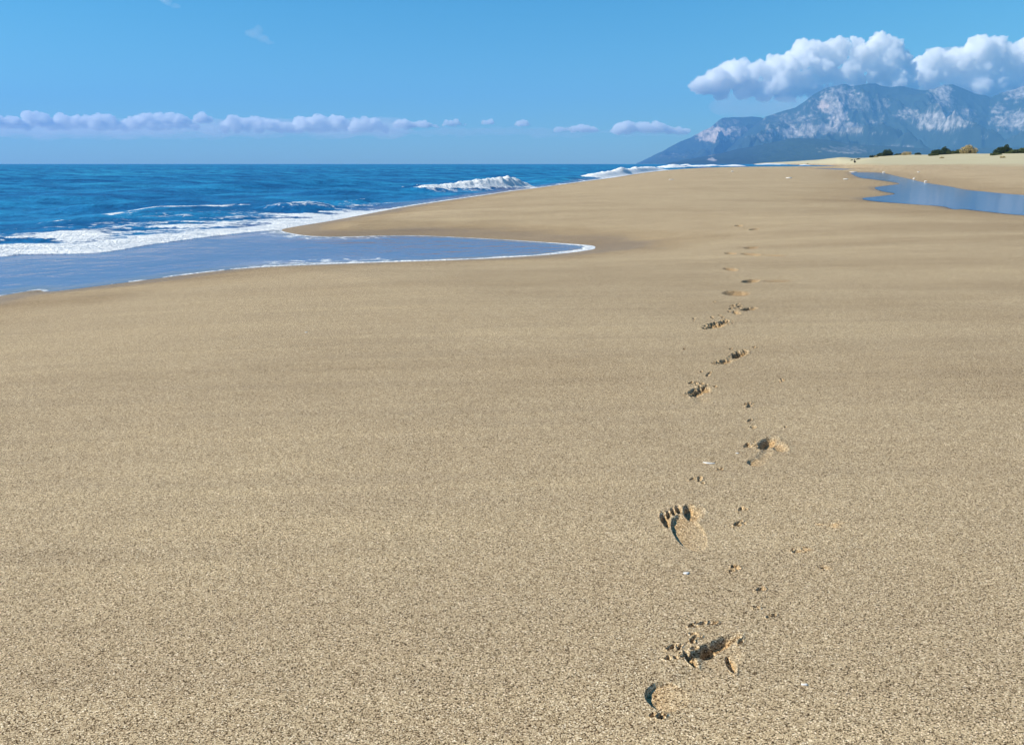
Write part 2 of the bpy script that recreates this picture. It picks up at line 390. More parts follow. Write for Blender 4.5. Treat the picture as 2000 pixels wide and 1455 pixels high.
# ------------------------------------------------------------------ the sand, one sheet fanned out from where one stands
def fan(th_breaks, r_breaks):
    th = [th_breaks[0][0]]
    for (a, b, st) in th_breaks:
        n = max(1, int(round((b - a) / st))); th += list(np.linspace(a, b, n + 1)[1:])
    rr = [r_breaks[0][0]]
    for (a, b, st) in r_breaks:
        n = max(1, int(round(math.log(b / a) / st))); rr += list(np.exp(np.linspace(math.log(a), math.log(b), n + 1)[1:]))
    th = np.array(th); rr = np.array(rr)
    T, Rr = np.meshgrid(th, rr)
    return Rr * np.sin(T), Rr * np.cos(T), th, rr

X, Y, th, rr = fan([(R(-180), R(-50), R(4)), (R(-50), R(-36), .01), (R(-36), R(8.5), .006), (R(8.5), R(21.5), .00095), (R(21.5), R(36), .006), (R(36), R(60), .02), (R(60), R(180), R(4))],
                   [(.2, 1.25, .05), (1.25, 14, .00105), (14, 27, .0022), (27, 60, .006), (60, 700, .008), (700, 15500, .06)])
D = shore_d(X, Y); PD = pool_d(X, Y)
Z = ground_z(X, Y, True, D, PD)
px, py, dep = project(X, Y, Z)
px = np.where(dep > .2, px, -1e4)
dz, dug, pid = relief(px, py, X, Y)
Z = Z + dz
wn_ = fbm(X / 1.5, Y / 1.5, 4, 41)
wet_dark = np.clip((1 - sst(0.05, 1.1, D + .35 * wn_)) * .9 + .85 * (1 - sst(.3, 2.8, D + 1.2 * wn_)), 0, 1)
wet_dark = np.maximum(wet_dark, .9 * (1 - sst(0.05, .8, PD + .25 * wn_)))
wet_dark = np.maximum(wet_dark, .50 * (1 - sst(.3, 5, PD + 1.8 * wn_)))
wet_dark = np.maximum(wet_dark, .62 * (pid >= 7))  # far prints: one even darker tone across each
dry = sst(1.1, 1.7, Z + .25 * fbm(X / 14, Y / 30, 3, 55)) * (np.hypot(X, Y) > 60)
V = np.stack([X, Y, Z], -1).reshape(-1, 3); Q = grid_faces(*X.shape)[:, ::-1]
keep = (D.ravel()[Q].max(1) > -25)
Q = Q[keep]
fp = pid.ravel()[Q]; fp = fp.max(1)
att = dict(wet_dark=wet_dark, dry=dry, dug=dug)
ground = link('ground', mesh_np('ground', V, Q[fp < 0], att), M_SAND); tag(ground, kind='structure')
for i, p in enumerate(PRINTS):
    q = Q[fp == i]
    if len(q) < 4: print('no faces for print', i); continue
    c = V[np.unique(q)].mean(0); c[2] = V[np.unique(q)][:, 2].max()
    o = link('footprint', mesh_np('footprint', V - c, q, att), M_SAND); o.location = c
    tag(o, p['label'], 'footprint', 'footprints trailing away across the sand')

# ------------------------------------------------------------------ pools on the sand
def pool_material():
    m = NT('still_water')
    h = m.noise(m.coord((6, 1.2, 1), (0, 0, R(8))), 1, 3, .5)
    return m.done(m.bsdf((0.075, 0.11, 0.19, 1), 0.09, 0.9, m.bump(h, .07, .02), IOR=1.6))
M_POOL = pool_material()
import bmesh
def flat_poly(name, Pg, z, mat):
    bm = bmesh.new(); vs = [bm.verts.new((a, b, z)) for a, b in Pg]; bm.faces.new(vs)
    bmesh.ops.triangulate(bm, faces=bm.faces[:]); 
    for f in bm.faces:
        if f.normal.z < 0: f.normal_flip()
    me = bpy.data.meshes.new(name); bm.to_mesh(me); bm.free(); return link(name, me, mat)
def grow(Pg, k):
    c = np.roll(Pg, -1, 0) - np.roll(Pg, 1, 0); n = np.stack([c[:, 1], -c[:, 0]], 1); n /= np.linalg.norm(n, axis=1)[:, None] + 1e-9
    s = 1 if np.sum(Pg[:, 0] * np.roll(Pg[:, 1], -1) - np.roll(Pg[:, 0], -1) * Pg[:, 1]) > 0 else -1
    return Pg + s * k * n
tag(flat_poly('tidal_pool_water', POOL, ZP + .002, M_POOL), kind='structure')
tag(flat_poly('shallow_channel_water', POOL2, ZP + .002, M_POOL), kind='structure')

# ------------------------------------------------------------------ the sea
def sea_material():
    m = NT('sea_water')
    foam = m.attr('foam'); film = m.attr('film')
    nb = m.noise(m.coord((.02, .02, .02)), 1, 4, .6)
    nb2 = m.noise(m.coord((.35, .35, .35)), 1, 5, .65)
    deep = m.ramp(nb, [(.3, (.008, .145, .34)), (.5, (.016, .23, .46)), (.7, (.036, .34, .54))])
    nb3 = m.noise(m.coord((.06, .11, .1)), 1, 5, .7)
    deep = m.mix(m.rng(nb3, .42, .56), m.mix(1.0, deep, (.62, .70, .82, 1), 'MULTIPLY'), deep)
    deep = m.mix(m.rng(nb2, .40, .58), m.mix(1.0, deep, (.45, .56, .68, 1), 'MULTIPLY'), deep)  # blotches paint the light and dark of chop into the water colour
    sandy = m.mix(m.noise(m.coord((.5, 2, 1)), 1, 4, .6), (.14, .125, .23, 1), (.18, .16, .27, 1))
    scum = m.attr('scum')
    sandy = m.mix(scum, sandy, m.mix(m.noise(m.coord((9, 14, 9)), 1, 4, .7), (.22, .24, .34, 1), (.58, .58, .64, 1)))
    sandy = m.mix(m.attr('shallow'), sandy, (.20, .165, .125, 1))        # thin film over wet sand
    col = m.mix(film, deep, sandy)
    # lace in the foam
    v = m.n('ShaderNodeTexVoronoi', feature='DISTANCE_TO_EDGE'); v.inputs['Scale'].default_value = 2.6
    wv = m.n('ShaderNodeMix', data_type='VECTOR'); wv.inputs[0].default_value = .35
    no = m.n('ShaderNodeTexNoise'); no.inputs['Scale'].default_value = 2.0; no.inputs['Detail'].default_value = 4; m.l(m.coord(), no.inputs['Vector'])
    m.l(m.coord(), wv.inputs[4]); m.l(no.outputs[1], wv.inputs[5]); m.l(wv.outputs[1], v.inputs['Vector'])
    lace = m.rng(v.outputs['Distance'], 0.0, .16, 1.0, 0.0)
    n1 = m.noise(m.coord((1, 1, 1)), 5, 6, .7)
    fm = m.math('ADD', m.math('MULTIPLY', foam, 1.75), m.math('ADD', m.math('MULTIPLY', n1, 1.1), m.math('MULTIPLY', lace, .22)))
    fm = m.rng(fm, 1.08, 1.45)
    fm = m.math('MULTIPLY', fm, m.rng(foam, .03, .12))
    n3 = m.noise(m.coord((1, 1, 1)), 14, 5, .6)
    fcol = m.mix(m.rng(m.noise(m.coord((1.2, 5, 2), (0, 0, R(-12))), 1, 5, .7), .36, .6), (.62, .68, .75, 1), (.92, .93, .93, 1))  # grey-blue streaks: shading painted into the foam colour
    # ripples: fine near the beach, coarser out at sea
    r1 = m.noise(m.coord((1, 1, 1)), 3.0, 4, .6); r2 = m.noise(m.coord((1, 1, 1)), .35, 4, .6)
    hh = m.math('ADD', m.math('MULTIPLY', r1, .12), m.math('MULTIPLY', r2, .6))
    calm = m.rng(film, 0, 1, 1.0, .16)
    nrm = m.bump(hh, m.math('MULTIPLY', calm, .8), 1.0)
    fr = m.n('ShaderNodeFresnel'); fr.inputs[0].default_value = 1.33; m.l(nrm, fr.inputs['Normal'])
    refl = m.math('MINIMUM', fr.outputs[0], m.math('SUBTRACT', m.rng(film, 0, 1, .19, .62), m.math('MULTIPLY', scum, .25)))       # the steep little facets of rough water never reach a mirror's full grazing gloss
    gl = m.n('ShaderNodeBsdfGlossy'); m.put(gl.inputs['Roughness'], m.rng(film, 0, 1, .22, .06)); m.l(nrm, gl.inputs['Normal'])
    df = m.n('ShaderNodeBsdfDiffuse'); m.l(col, df.inputs['Color']); m.l(nrm, df.inputs['Normal'])
    wm = m.n('ShaderNodeMixShader'); m.l(refl, wm.inputs[0]); m.l(df.outputs[0], wm.inputs[1]); m.l(gl.outputs[0], wm.inputs[2]); water = wm.outputs[0]
    nf = m.bump(m.math('ADD', n1, n3), .8, .10)
    fo = m.bsdf(fcol, .85, .2, nf)
    mx = m.n('ShaderNodeMixShader'); m.l(fm, mx.inputs[0]); m.l(water, mx.inputs[1]); m.l(fo, mx.inputs[2])
    return m.done(mx.outputs[0])
M_SEA = sea_material()

X, Y, th, rr = fan([(R(-180), R(-60), R(4)), (R(-60), R(-34), .01), (R(-34), R(13), .0014), (R(13), R(26), .004)],
                   [(5, 8.5, .02), (8.5, 120, .0027), (120, 600, .006), (600, 16000, .05)])
D = shore_d(X, Y); M = main_d(X, Y)            # M > 0: out in the surf and sea, M < 0 inside the tongue of swash
rr_ = np.hypot(X, Y)
px, py, dep = project(X, Y, np.zeros_like(X)); px = np.where(dep > .1, px, -1e4)
open_ = sst(0.0, 1.2, M)
nearf = np.clip(90 / (rr_ + 30), 0.05, 1.2)
ph = 2.4 * fbm(X / 22, Y / 22, 3, 61)
swell = np.sin(M / 9.0 * 2 * math.pi / 1.6 + ph)
swell = np.sign(swell) * np.abs(swell) ** 1.0
amp = 0.16 * sst(2, 12, M) * np.clip(1 - rr_ / 1500, .1, 1)
Z = amp * (np.maximum(swell, -.4) ** 1) + sst(.3, 3, M) * (0.075 * fbm(X / 2.2, Y / 2.2, 4, 62) + .05 * fbm(X / 7, Y / 5, 3, 63))
Z = Z + 0.02 * sst(0, .5, M) + .004
crestn = sst(.72, 1.0, swell)
foam = np.zeros_like(X)
# the surf belt at the left: dense at its front, torn behind
fr = 1 - sst(0, 1.0, M)
nfo = fbm(X / 1.1, Y / 1.1, 5, 64, .6); nfl = fbm(X / 4, Y / 4, 4, 65)
width = np.interp(px, [0, 300, 520, 700, 800, 1000, 1150, 1300, 1450], [7.5, 7, 5.0, 3.4, 1.5, 1.1, 2.0, 3.5, 6.0])
M2 = M + .22 * sst(.5, 4, rr_) * np.abs(fbm(X / .55, Y / .8, 2, 68)) * (M < 3) - .05
t = np.clip(M2 / width, 0, 3)
belt = (1 - sst(.55, 1.25, t + .45 * nfl))
far_thin = sst(640, 820, px)
dens = (0.98 - .35 * far_thin) * (1 - sst(0, .18, t)) + (.42 - .22 * far_thin) + .42 * nfl
foam = np.maximum(foam, belt * np.clip(dens + .25 * nfo, 0, 1)) * (M > -.02)
hole = sst(-.04, .2, fbm(X / 2.6 + 5, Y / 1.3, 5, 66, .6)) * sst(.12, .3, t)
foam = foam * (1 - .95 * hole) * (1 - .25 * sst(.3, .7, t))
second = .7 * np.exp(-((t - .95 - .22 * nfl) / (.06 + .05 * nfo)) ** 2) * sst(-.35, .1, fbm(X / 1.6, Y / 1.6, 3, 69)) * sst(20, 150, px) * (1 - sst(560, 720, px)) * .85
foam = np.maximum(foam, second)
Z = Z + .012 * foam * np.abs(fbm(X / .16, Y / .22, 3, 74)) * (rr_ < 45)
Z = Z + .08 * foam * belt * sst(0, 1.3, M) * (1 + .6 * nfo) * (1 - sst(0.3, 1.2, t)) + .10 * np.exp(-((t - .95) / .18) ** 2) * sst(20, 150, px) * (1 - sst(560, 720, px))
# far waters: a few streaks of white

# breakers: crest lines a few metres off the beach  (crest a, crest b, height profile along it, width)
def breaker(a, b, prof, back_w, front_w, seed, fo=1.0, foam_front=1.9):
    """ridge from a to b in metres; prof = [(t, height)]; sea side is left of a->b"""
    global Z, foam
    ax, ay = a; bx, by = b; L = math.hypot(bx - ax, by - ay); ux, uy = (bx - ax) / L, (by - ay) / L
    s = ((X - ax) * ux + (Y - ay) * uy) / L
    n = (X - ax) * uy - (Y - ay) * ux          # > 0 towards the beach
    n = n + .45 * back_w * fbm(s * L / 2.5, s * 0 + seed, 2, seed)
    h = np.interp(s, [p[0] for p in prof], [p[1] for p in prof])
    k_ = max(1.0, front_w) ** .5; lump = fbm(X / .9 / k_, Y / .9 / k_, 4, seed + 1, .6); fine = fbm(X / .22 / k_, Y / .35 / k_, 3, seed + 2)
    up = np.where(n < 0, np.exp(-(n / back_w) ** 2), np.exp(-(n / front_w) ** 2))
    bod = h * up * (1 + .32 * lump + .12 * fine)
    Z = Z + bod
    f = sst(.12, .45, h * up / max(p[1] for p in prof) + .12 * lump) * fo
    apron = .75 * sst(.02, .3, h) * np.exp(-np.clip(n, 0, None) / foam_front) * (n > 0) * (n < foam_front * 3) * (.7 + .8 * nfo)
    if fo < .7:      # an unbroken dark face with only a lip of white
        foam = foam * (1 - (.85 if seed == 240 else 0) * sst(.15, .5, up) * sst(0, .1, h)); lipw = np.exp(-((n - .15 * front_w) / (.30 * front_w)) ** 2) * sst(.03, .12, h) * sst(-.3, .2, lump)
        foam = np.maximum(foam, .5 * lipw * sst(-.3, .3, fine))
    else: foam = np.maximum(foam, np.clip(np.maximum(f, apron * fo), 0, 1))
    return (h * up > .12 * max(p[1] for p in prof))
def L0(px_, py_): return on_level(px_, py_, 0)
ids = np.full(X.shape, -1, int); BR = []
def add(m_, label):
    ids[m_ & (ids < 0)] = len(BR); BR.append(label)
add(breaker(L0(815, 377), L0(1045, 366), [(0, 0), (.06, .22), (.15, .32), (.35, .50), (.6, .66), (.8, .72), (.93, .5), (1, 0)], 1.3, .8, 200), 'large white breaker collapsing close to the beach, in the middle of the shore')
add(breaker(L0(1150, 350), L0(1235, 340), [(0, 0), (.1, .35), (.4, .6), (.8, .7), (1, .0)], 2.2, 1.4, 210), 'low foaming wave spreading in front of the second breaker')
add(breaker(L0(1222, 343), L0(1300, 332), [(0, 0), (.1, .8), (.35, 1.25), (.6, 1.1), (.85, .5), (1, 0)], 2.8, 1.8, 220), 'tall rounded white breaker where the beach narrows towards the mountains')
add(breaker(L0(1296, 330), L0(1335, 327.5), [(0, 0), (.2, .9), (.5, 1.3), (.8, .7), (1, 0)], 4, 3, 230), 'small distant white breaker just right of the tall rounded one')
add(breaker(L0(775, 405), L0(865, 396), [(0, 0), (.3, .22), (.6, .34), (.9, .22), (1, 0)], .9, .45, 240, .45, .6), 'small dark shorebreak wave with a thin white lip at the water edge')
add(breaker(L0(655, 401), L0(740, 395), [(0, 0), (.3, .14), (.7, .18), (1, 0)], .9, .5, 250, .55, .5), 'low curling ripple wave with a pale crest, left of the small shorebreak')
add(breaker(L0(760, 371), L0(850, 366), [(0, 0), (.4, .18), (.8, .25), (1, 0)], .8, .5, 260, .5, .5), 'thin white crest running left from the large breaker')
for (a, b, hh_) in (((1380, 325.3), (1405, 324.6), 1.2), ((1352, 327), (1372, 326.2), .9), ((1420, 326.0), (1450, 325.2), 1.0), ((1335, 324.5), (1345, 324.2), 1.5), ((1490, 322.6), (1530, 322.4), 2.4), ((1560, 323.8), (1600, 323.6), 1.3)):
    a = L0(*a); b = L0(*b)
    breaker(a, b, [(0, 0), (.2, hh_ * .8), (.6, hh_), (1, 0)], 6 if hh_ < 2 else 20, 4 if hh_ < 2 else 15, 270 + int(hh_ * 10), 1.0, 4)
# dark shoaling swell faces, unbroken
for (a, b, h_, w_, sd) in (((520, 416), (650, 408), .22, 1.0, 300), ((1040, 357), (1140, 349), .35, 2.2, 310), ((560, 384), (800, 372), .20, 2.0, 320), ((60, 415), (420, 398), .22, 1.6, 330), ((900, 345), (1150, 337), .4, 4, 340), ((300, 372), (760, 358), .30, 3.0, 350)):
    ax, ay = L0(*a); bx, by = L0(*b); L = math.hypot(bx - ax, by - ay); ux, uy = (bx - ax) / L, (by - ay) / L
    s = ((X - ax) * ux + (Y - ay) * uy) / L; n = (X - ax) * uy - (Y - ay) * ux
    Z = Z + h_ * np.exp(-(n / w_) ** 2) * sst(0, .3, s) * (1 - sst(.7, 1, s))
# thin foam line round the tongue of swash, lace on its seaward part
edge = -D + .05 * fbm(X / .5, Y / .5, 3, 71)
tip = sst(200, 700, px)
ewid = .03 + .035 * tip + .10 * sst(1020, 1140, px)
rim = (1 - sst(ewid * .5, ewid * 1.5, edge)) * (M < .3)
rim = rim * (.24 + .62 * tip) * (.6 + .8 * sst(-.2, .2, fbm(X / .3, Y / .3, 2, 75))) * (np.abs(fbm(X / 1.2, Y / 1.2, 3, 72)) < .75)
foam = np.maximum(foam, np.clip(rim, 0, .9))
sc_n = fbm(X / 2.5, Y / .8, 4, 76, .6)
scum = (M < .1) * (.55 * np.exp(-((M + .55) / .45) ** 2) + .35 * np.exp(-((M + 1.6 + .4 * nfl) / .25) ** 2)) * sst(-.35, .25, sc_n)
scum = np.maximum(scum, .7 * sst(380, 500, px) * (1 - sst(650, 830, px)) * sst(-1.3, -.2, D) * (M < .1) * sst(-.4, .2, sc_n))
scum = np.maximum(scum, .5 * (1 - sst(.05, .5, -D)) * (M < .1))
line2 = np.exp(-((M + 1.0 + .35 * fbm(X / 3, Y / 3, 2, 73)) / .10) ** 2) * .15 * (M < -.2)
lace_z = .30 * np.clip(sst(430, 520, px) * (1 - sst(720, 850, px)) * sst(0, .5, D + 1.0) * (M < 0), 0, 1)
foam = np.maximum(foam, np.maximum(line2, lace_z))
thin = .42 * (1 - sst(0, .5, -D)) * (M > 0) * (rr_ > 22)
foam = np.maximum(foam, thin)
film = (1 - sst(-.25, .45, M + .15 * nfo)) 
film = np.maximum(film, .85 * (1 - sst(.2, 1.6, -D + .4 * nfo)) * (rr_ > 20) * (rr_ < 150))
Z = Z + .012 * (M < .2) * np.clip(-D / .15, 0, 1) * sst(.3, .8, foam)
Z = np.where(Z > 0, Z * sst(-.1, 1.6 + rr_ * .003, -D + 1.2 * (rr_ < 25)), Z) + .004 - .12 * np.clip(D, 0, None)
V = np.stack([X, Y, Z], -1).reshape(-1, 3); Q = grid_faces(*X.shape)[:, ::-1]
Q = Q[D.ravel()[Q].min(1) < .8]
fid = ids.ravel()[Q].max(1)
att = dict(foam=foam, film=film, scum=np.clip(scum, 0, 1), shallow=.75 * (1 - sst(.03, .55, -D + .15 * nfo)))
fo_ = (foam.ravel()[Q].mean(1) > .5) & (fid < 0) & (rr_.ravel()[Q].min(1) < 130)
fi_ = (film.ravel()[Q].mean(1) > .5) & (fid < 0) & ~fo_ & (M.ravel()[Q].mean(1) < .1)
tag(link('sea_water', mesh_np('sea_water', V, Q[(fid < 0) & ~fo_ & ~fi_], att), M_SEA), kind='structure')
tag(link('swash_water', mesh_np('swash_water', V, Q[fi_], att), M_SEA), kind='structure')
tag(link('sea_foam', mesh_np('sea_foam', V, Q[fo_], att), M_SEA), 'white surf foam spread along the edge of the sea', 'foam', kind='stuff')
for i, lb in enumerate(BR):
    q = Q[fid == i]
    if len(q) < 4: print('no wave', i); continue
    c = V[np.unique(q)].mean(0); c[2] = 0
    o = link('breaking_wave', mesh_np('breaking_wave', V - c, q, att), M_SEA); o.location = c
    tag(o, lb, 'wave', 'waves breaking near the shore')

# ------------------------------------------------------------------ mountains
def mountain_material():
    m = NT('mountain_slope')
    rock = m.attr('rock'); warm = m.attr('warm')
    n = m.noise(m.coord((.0075, .0045, .009)), 1, 8, .72); n2 = m.noise(m.coord((.022, .01, .006)), 1, 6, .7)
    f = m.math('ADD', m.math('MULTIPLY', rock, 1.2), m.math('ADD', n, m.math('MULTIPLY', n2, .5)))
    f = m.rng(f, .78, 1.34)
    forest = m.mix(n2, (.012, .026, .026, 1), (.040, .062, .052, 1))
    rc = m.mix(m.rng(n2, .35, .65), (.13, .13, .13, 1), (.46, .43, .41, 1))
    rc = m.mix(warm, rc, (.62, .48, .40, 1))
    return m.done(m.bsdf(m.mix(f, forest, rc), .95, .05))
M_MT = mountain_material()
def mountain(name, prof, Dr, Df, seed, amp, rocks, x_ext, power=1.25, label=None, res=1.6):
    prof = sorted(prof); pxs = np.arange(prof[0][0], x_ext, res)
    yt = np.interp(pxs, [p[0] for p in prof], [p[1] for p in prof])
    yt = yt + 1.1 * fbm(pxs / 14, pxs * 0 + seed, 4, seed)
    nt = 200; tt = np.concatenate([np.linspace(0, 1, nt), 1 + np.linspace(0.02, .8, 30)])
    C, T = np.meshgrid(pxs, tt)
    ta = (C - 1000) / (F / cP)
    Hr = np.maximum((HY - yt) * Dr / (F / cP ** 2), 0) [None, :]
    Dd = Df + (Dr - Df) * T
    Yw = Dd; Xw = ta * Dd
    wx = Xw + 350 * fbm(Xw / 1400, Yw / 1400, 3, seed + 5); wy = Yw + 350 * fbm(Xw / 1400 + 9, Yw / 1400, 3, seed + 6)
    rg = ridged(wx / 1500, wy / 2400, 6, seed + 1)
    s = np.where(T <= 1, T ** power, np.clip(1 - (T - 1) * 1.1, 0, 1))
    env = np.where(T <= 1, np.sin(np.pi * np.clip(T, 0, 1)) ** .75, .3)
    Zw = Hr * s + env * amp * 1.9 * (rg - .60) * np.clip(Hr / 500, 0, 1) + env * 14 * fbm(Xw / 90, Yw / 90, 3, seed + 8) * np.clip(Hr / 300, 0, 1)
    # nothing of the near slope may rise above its own skyline
    lim = (Hr / Dr) * Dd * (0.55 + .45 * np.clip(T, 0, 1) ** .6) * .995 + HC
    Zw = np.where((T < 1) & (Zw > lim), lim - 0.25 * (Zw - lim), Zw)
    Zw = np.maximum(Zw, -2 + 0 * Zw)
    p_x, p_y, _ = project(Xw, Yw, Zw)
    rock = np.full(Xw.shape, -.05); warm = np.zeros(Xw.shape)
    wob = fbm(p_x / 9, p_y / 6, 4, seed + 9)
    for (a, b, rx, ry, k, w_) in rocks:
        q = np.hypot((p_x - a) / (rx * 1.55), (p_y - b) / (ry * 1.5)) + .7 * wob
        g = 1 - sst(.55, 1.25, q)
        rock = np.maximum(rock, (k * .72 + .02) * g - .1 * (1 - g)); warm = np.maximum(warm, w_ * g)
    V = np.stack([Xw, Yw, Zw], -1).reshape(-1, 3); Q = grid_faces(*Xw.shape)
    o = link(name, mesh_np(name, V, Q, dict(rock=rock, warm=warm)), M_MT); tag(o, kind='structure')
    return o
main_prof = [(1395, 318), (1420, 290), (1450, 262), (1475, 240), (1490, 229), (1520, 219), (1545, 212), (1555, 205), (1580, 186), (1600, 175), (1615, 172), (1630, 168.5), (1638, 168), (1646, 172), (1665, 170), (1680, 167), (1693, 167), (1708, 172), (1725, 174.5), (1740, 171.5), (1755, 174), (1770, 178), (1790, 180), (1805, 177), (1825, 170), (1840, 168.5), (1860, 176), (1885, 186), (1905, 189), (1917, 193), (1935, 185), (1960, 178), (1980, 170), (2000, 168), (2040, 171), (2080, 182), (2130, 176), (2200, 190), (2320, 175), (2450, 200), (2600, 190)]
rocks = [(1640, 190, 26, 16, .42, 0), (1622, 206, 30, 14, .36, .1), (1690, 203, 38, 13, .22, 0), (1608, 206, 8, 8, .5, .8), (1560, 236, 55, 13, .16, .1), (1636, 232, 15, 17, .5, .15), (1622, 252, 30, 8, .42, .1), (1662, 251, 20, 10, .38, .1), (1705, 235, 20, 7, .22, 0),
         (1545, 259, 34, 9, .42, .1), (1580, 256, 14, 13, .42, .15), (1500, 268, 26, 5, .2, .1), (1650, 291, 42, 8, .28, .1), (1750, 291, 26, 7, .26, 0), (1838, 180, 17, 13, .45, 0), (1842, 200, 18, 8, .34, 0), (1775, 223, 19, 10, .34, 0), (1840, 236, 42, 15, .46, 0), (1888, 221, 14, 8, .34, 0), (1862, 214, 22, 7, .24, 0), (1710, 260, 16, 1.6, .3, 0),
         (1985, 180, 22, 13, .45, 0), (1992, 236, 42, 15, .46, 0), (1950, 214, 12, 9, .3, 0), (1918, 269, 8, 3, .3, 0), (2100, 220, 50, 18, .4, 0)]
mountain('mountain_range', main_prof, 12500, 8600, 500, 420, rocks, 2600)
mountain('headland_hill', [(1243, 319.6), (1265, 309), (1290, 297), (1310, 286), (1325, 277.5), (1345, 270), (1370, 256), (1385, 249), (1398, 237), (1406, 232), (1425, 230.5), (1445, 230.5), (1462, 229), (1480, 231), (1500, 238), (1540, 262), (1600, 300)], 13600, 11000, 520, 260,
         [(1393, 263, 28, 12, .46, .55), (1440, 257, 26, 8, .22, .15), (1420, 240, 26, 6, .14, .1), (1318, 304, 30, 4, .10, 0)], 1600, 1.1)
mountain('foothill_ridge', [(1300, 319.5), (1340, 312), (1400, 301), (1440, 291), (1480, 284), (1515, 276), (1545, 270), (1575, 271), (1605, 272.5), (1650, 280), (1700, 284), (1760, 287), (1830, 292), (1900, 290), (1980, 288), (2060, 290), (2200, 286), (2600, 290)], 8400, 6400, 540, 90,
         [(1373, 298, 22, 5, .42, .15), (1390, 312, 6, 3, .45, .1), (1650, 294, 40, 6, .22, .1)], 2600, .9)
# flat shore plain at their feet
plain = mesh_np('coastal_plain', np.array([(900, 7200, .6), (16000, 7200, .6), (16000, 9500, .6), (2100, 9500, .6)], float), np.array([[0, 1, 2, 3]]))
mp = NT('plain_scrub'); tag(link('coastal_plain', plain, mp.done(mp.bsdf(mp.mix(mp.noise(mp.coord((.01, .01, .01))), (.06, .08, .05, 1), (.12, .12, .08, 1)), .95, .05))), kind='structure')

# ------------------------------------------------------------------ bushes on the dunes
def leaf_mat(name, a, b):
    m = NT(name); g = m.n('ShaderNodeObjectInfo')
    n = m.noise(m.coord((1.5, 1.5, 1.5)), 1, 3, .6)
    return m.done(m.bsdf(m.mix(n, (*a, 1), (*b, 1)), .8, .2))
M_LEAF = leaf_mat('evergreen_leaves', (.018, .036, .016), (.060, .085, .035))
M_SCRUB = leaf_mat('low_scrub_leaves', (.045, .070, .020), (.110, .125, .045))
M_STRAW = leaf_mat('dry_twigs', (.28, .22, .10), (.50, .40, .20))
M_WOOD = leaf_mat('bush_wood', (.05, .035, .02), (.10, .07, .04))
def leaves(clumps, n, size, rs, upright=0.0):
    """clumps: (x,y,z,rx,ry,rz)"""
    vols = np.array([c[3] * c[4] * c[5] for c in clumps]) ** .67; vols /= vols.sum()
    ci = rs.choice(len(clumps), n, p=vols); C = np.array(clumps)[ci]
    d = rs.normal(size=(n, 3)); d /= np.linalg.norm(d, axis=1)[:, None]
    rad = rs.uniform(.4, 1.22, (n, 1)) ** .8
    c = C[:, :3] + d * C[:, 3:] * rad; c[:, 2] = np.maximum(c[:, 2], .02)
    a = rs.normal(size=(n, 3)); a /= np.linalg.norm(a, axis=1)[:, None]
    if upright: a = a * (1 - upright) + np.array([0, 0, 1]) * upright; a /= np.linalg.norm(a, axis=1)[:, None]
    b = np.cross(a, rs.normal(size=(n, 3))); b /= np.linalg.norm(b, axis=1)[:, None]
    s = size * rs.uniform(.6, 1.4, (n, 1)); a = a * s * (1 + upright * 2.5); b = b * s * .5 * (1 - upright * .7)
    V = np.stack([c - a, c - b, c + a, c + b], 1).reshape(-1, 3); return V, np.arange(4 * n).reshape(-1, 4)
def ground_at(px_, r):
    ta = (px_ - 1000) / (F / cP); y = r / math.hypot(1, ta); x = ta * y
    z = float(ground_z(np.array([x]), np.array([y]))[0]); return x, y, z
def seen_ground(px_, py_):
    for r in np.arange(60, 700, 2.0):
        x, y, z = ground_at(px_, r)
        if float(project(np.array(x), np.array(y), np.array(z))[1]) <= py_: return r
    return 700
def bush(name, px_, r, w, h, n, size, mat, label, cat, rs_seed, shape='dome', group=None, upright=0, slope=0.0):
    r, w, h, size = [v_ * (1.5 if r < 490 else 1) for v_ in (r, w, h, size)]
    rs = np.random.RandomState(rs_seed); x, y, z = ground_at(px_, r)
    e = empty(name, (x, y, z - .05), 0); tag(e, label, cat, group)
    cl = []
    k = max(3, int(w / h * 2.5))
    for i in range(k):
        t = (i + .5) / k * 2 - 1
        hh = h * (1 - .55 * abs(t) ** 2.2) * rs.uniform(.75, 1.08) if shape == 'dome' else h * rs.uniform(.7, 1.05) * (1 - .5 * abs(t) ** 5)
        cl.append((t * w * .46, rs.uniform(-.25, .25) * min(w, 3), hh * .48 + slope * t * w * .5, w / k * 1.0, w / k * 1.1, hh * .52))
    V_, Q_ = leaves(cl, n, size, rs, upright)
    link('foliage', mesh_np('foliage', V_, Q_, smooth=False), mat, e)
    if n <= 1100: return e
    # stems
    vs = []; fs = []
    for c in cl:
        for j in range(2):
            b0 = np.array([c[0] * .75 + rs.uniform(-.1, .1), c[1] * .5, -.1 + slope * c[0]]); b1 = np.array([c[0] + rs.uniform(-.2, .2), c[1], c[2] + c[5] * .5])
            o_ = len(vs)
            for p_, r_ in ((b0, .05), (b1, .015)):
                for q in range(4): vs.append(p_ + np.array([math.cos(q * 1.571) * r_, math.sin(q * 1.571) * r_, 0]))
            for q in range(4): fs.append([o_ + q, o_ + (q + 1) % 4, o_ + 4 + (q + 1) % 4, o_ + 4 + q])
    link('stem', mesh_np('stem', np.array(vs), np.array(fs)), M_WOOD, e)
    return e
G = 'bushes along the dune crest'
bush('evergreen_bush', 1829, 236, 2.3, 1.7, 2600, .13, M_LEAF, 'dark rounded bush at the left end of the long dune thicket', 'bush', 1, group=G)
bush('evergreen_bush', 1841, 238, 1.9, 2.0, 2400, .13, M_LEAF, 'tallest dark bush in the thicket right of the dune centre', 'bush', 2, group=G)
bush('low_scrub', 1863, 238, 6.0, 1.3, 4200, .13, M_SCRUB, 'long low green scrub between the tall dark bush and the straw coloured one', 'shrub', 3, 'flat', G, slope=.03)
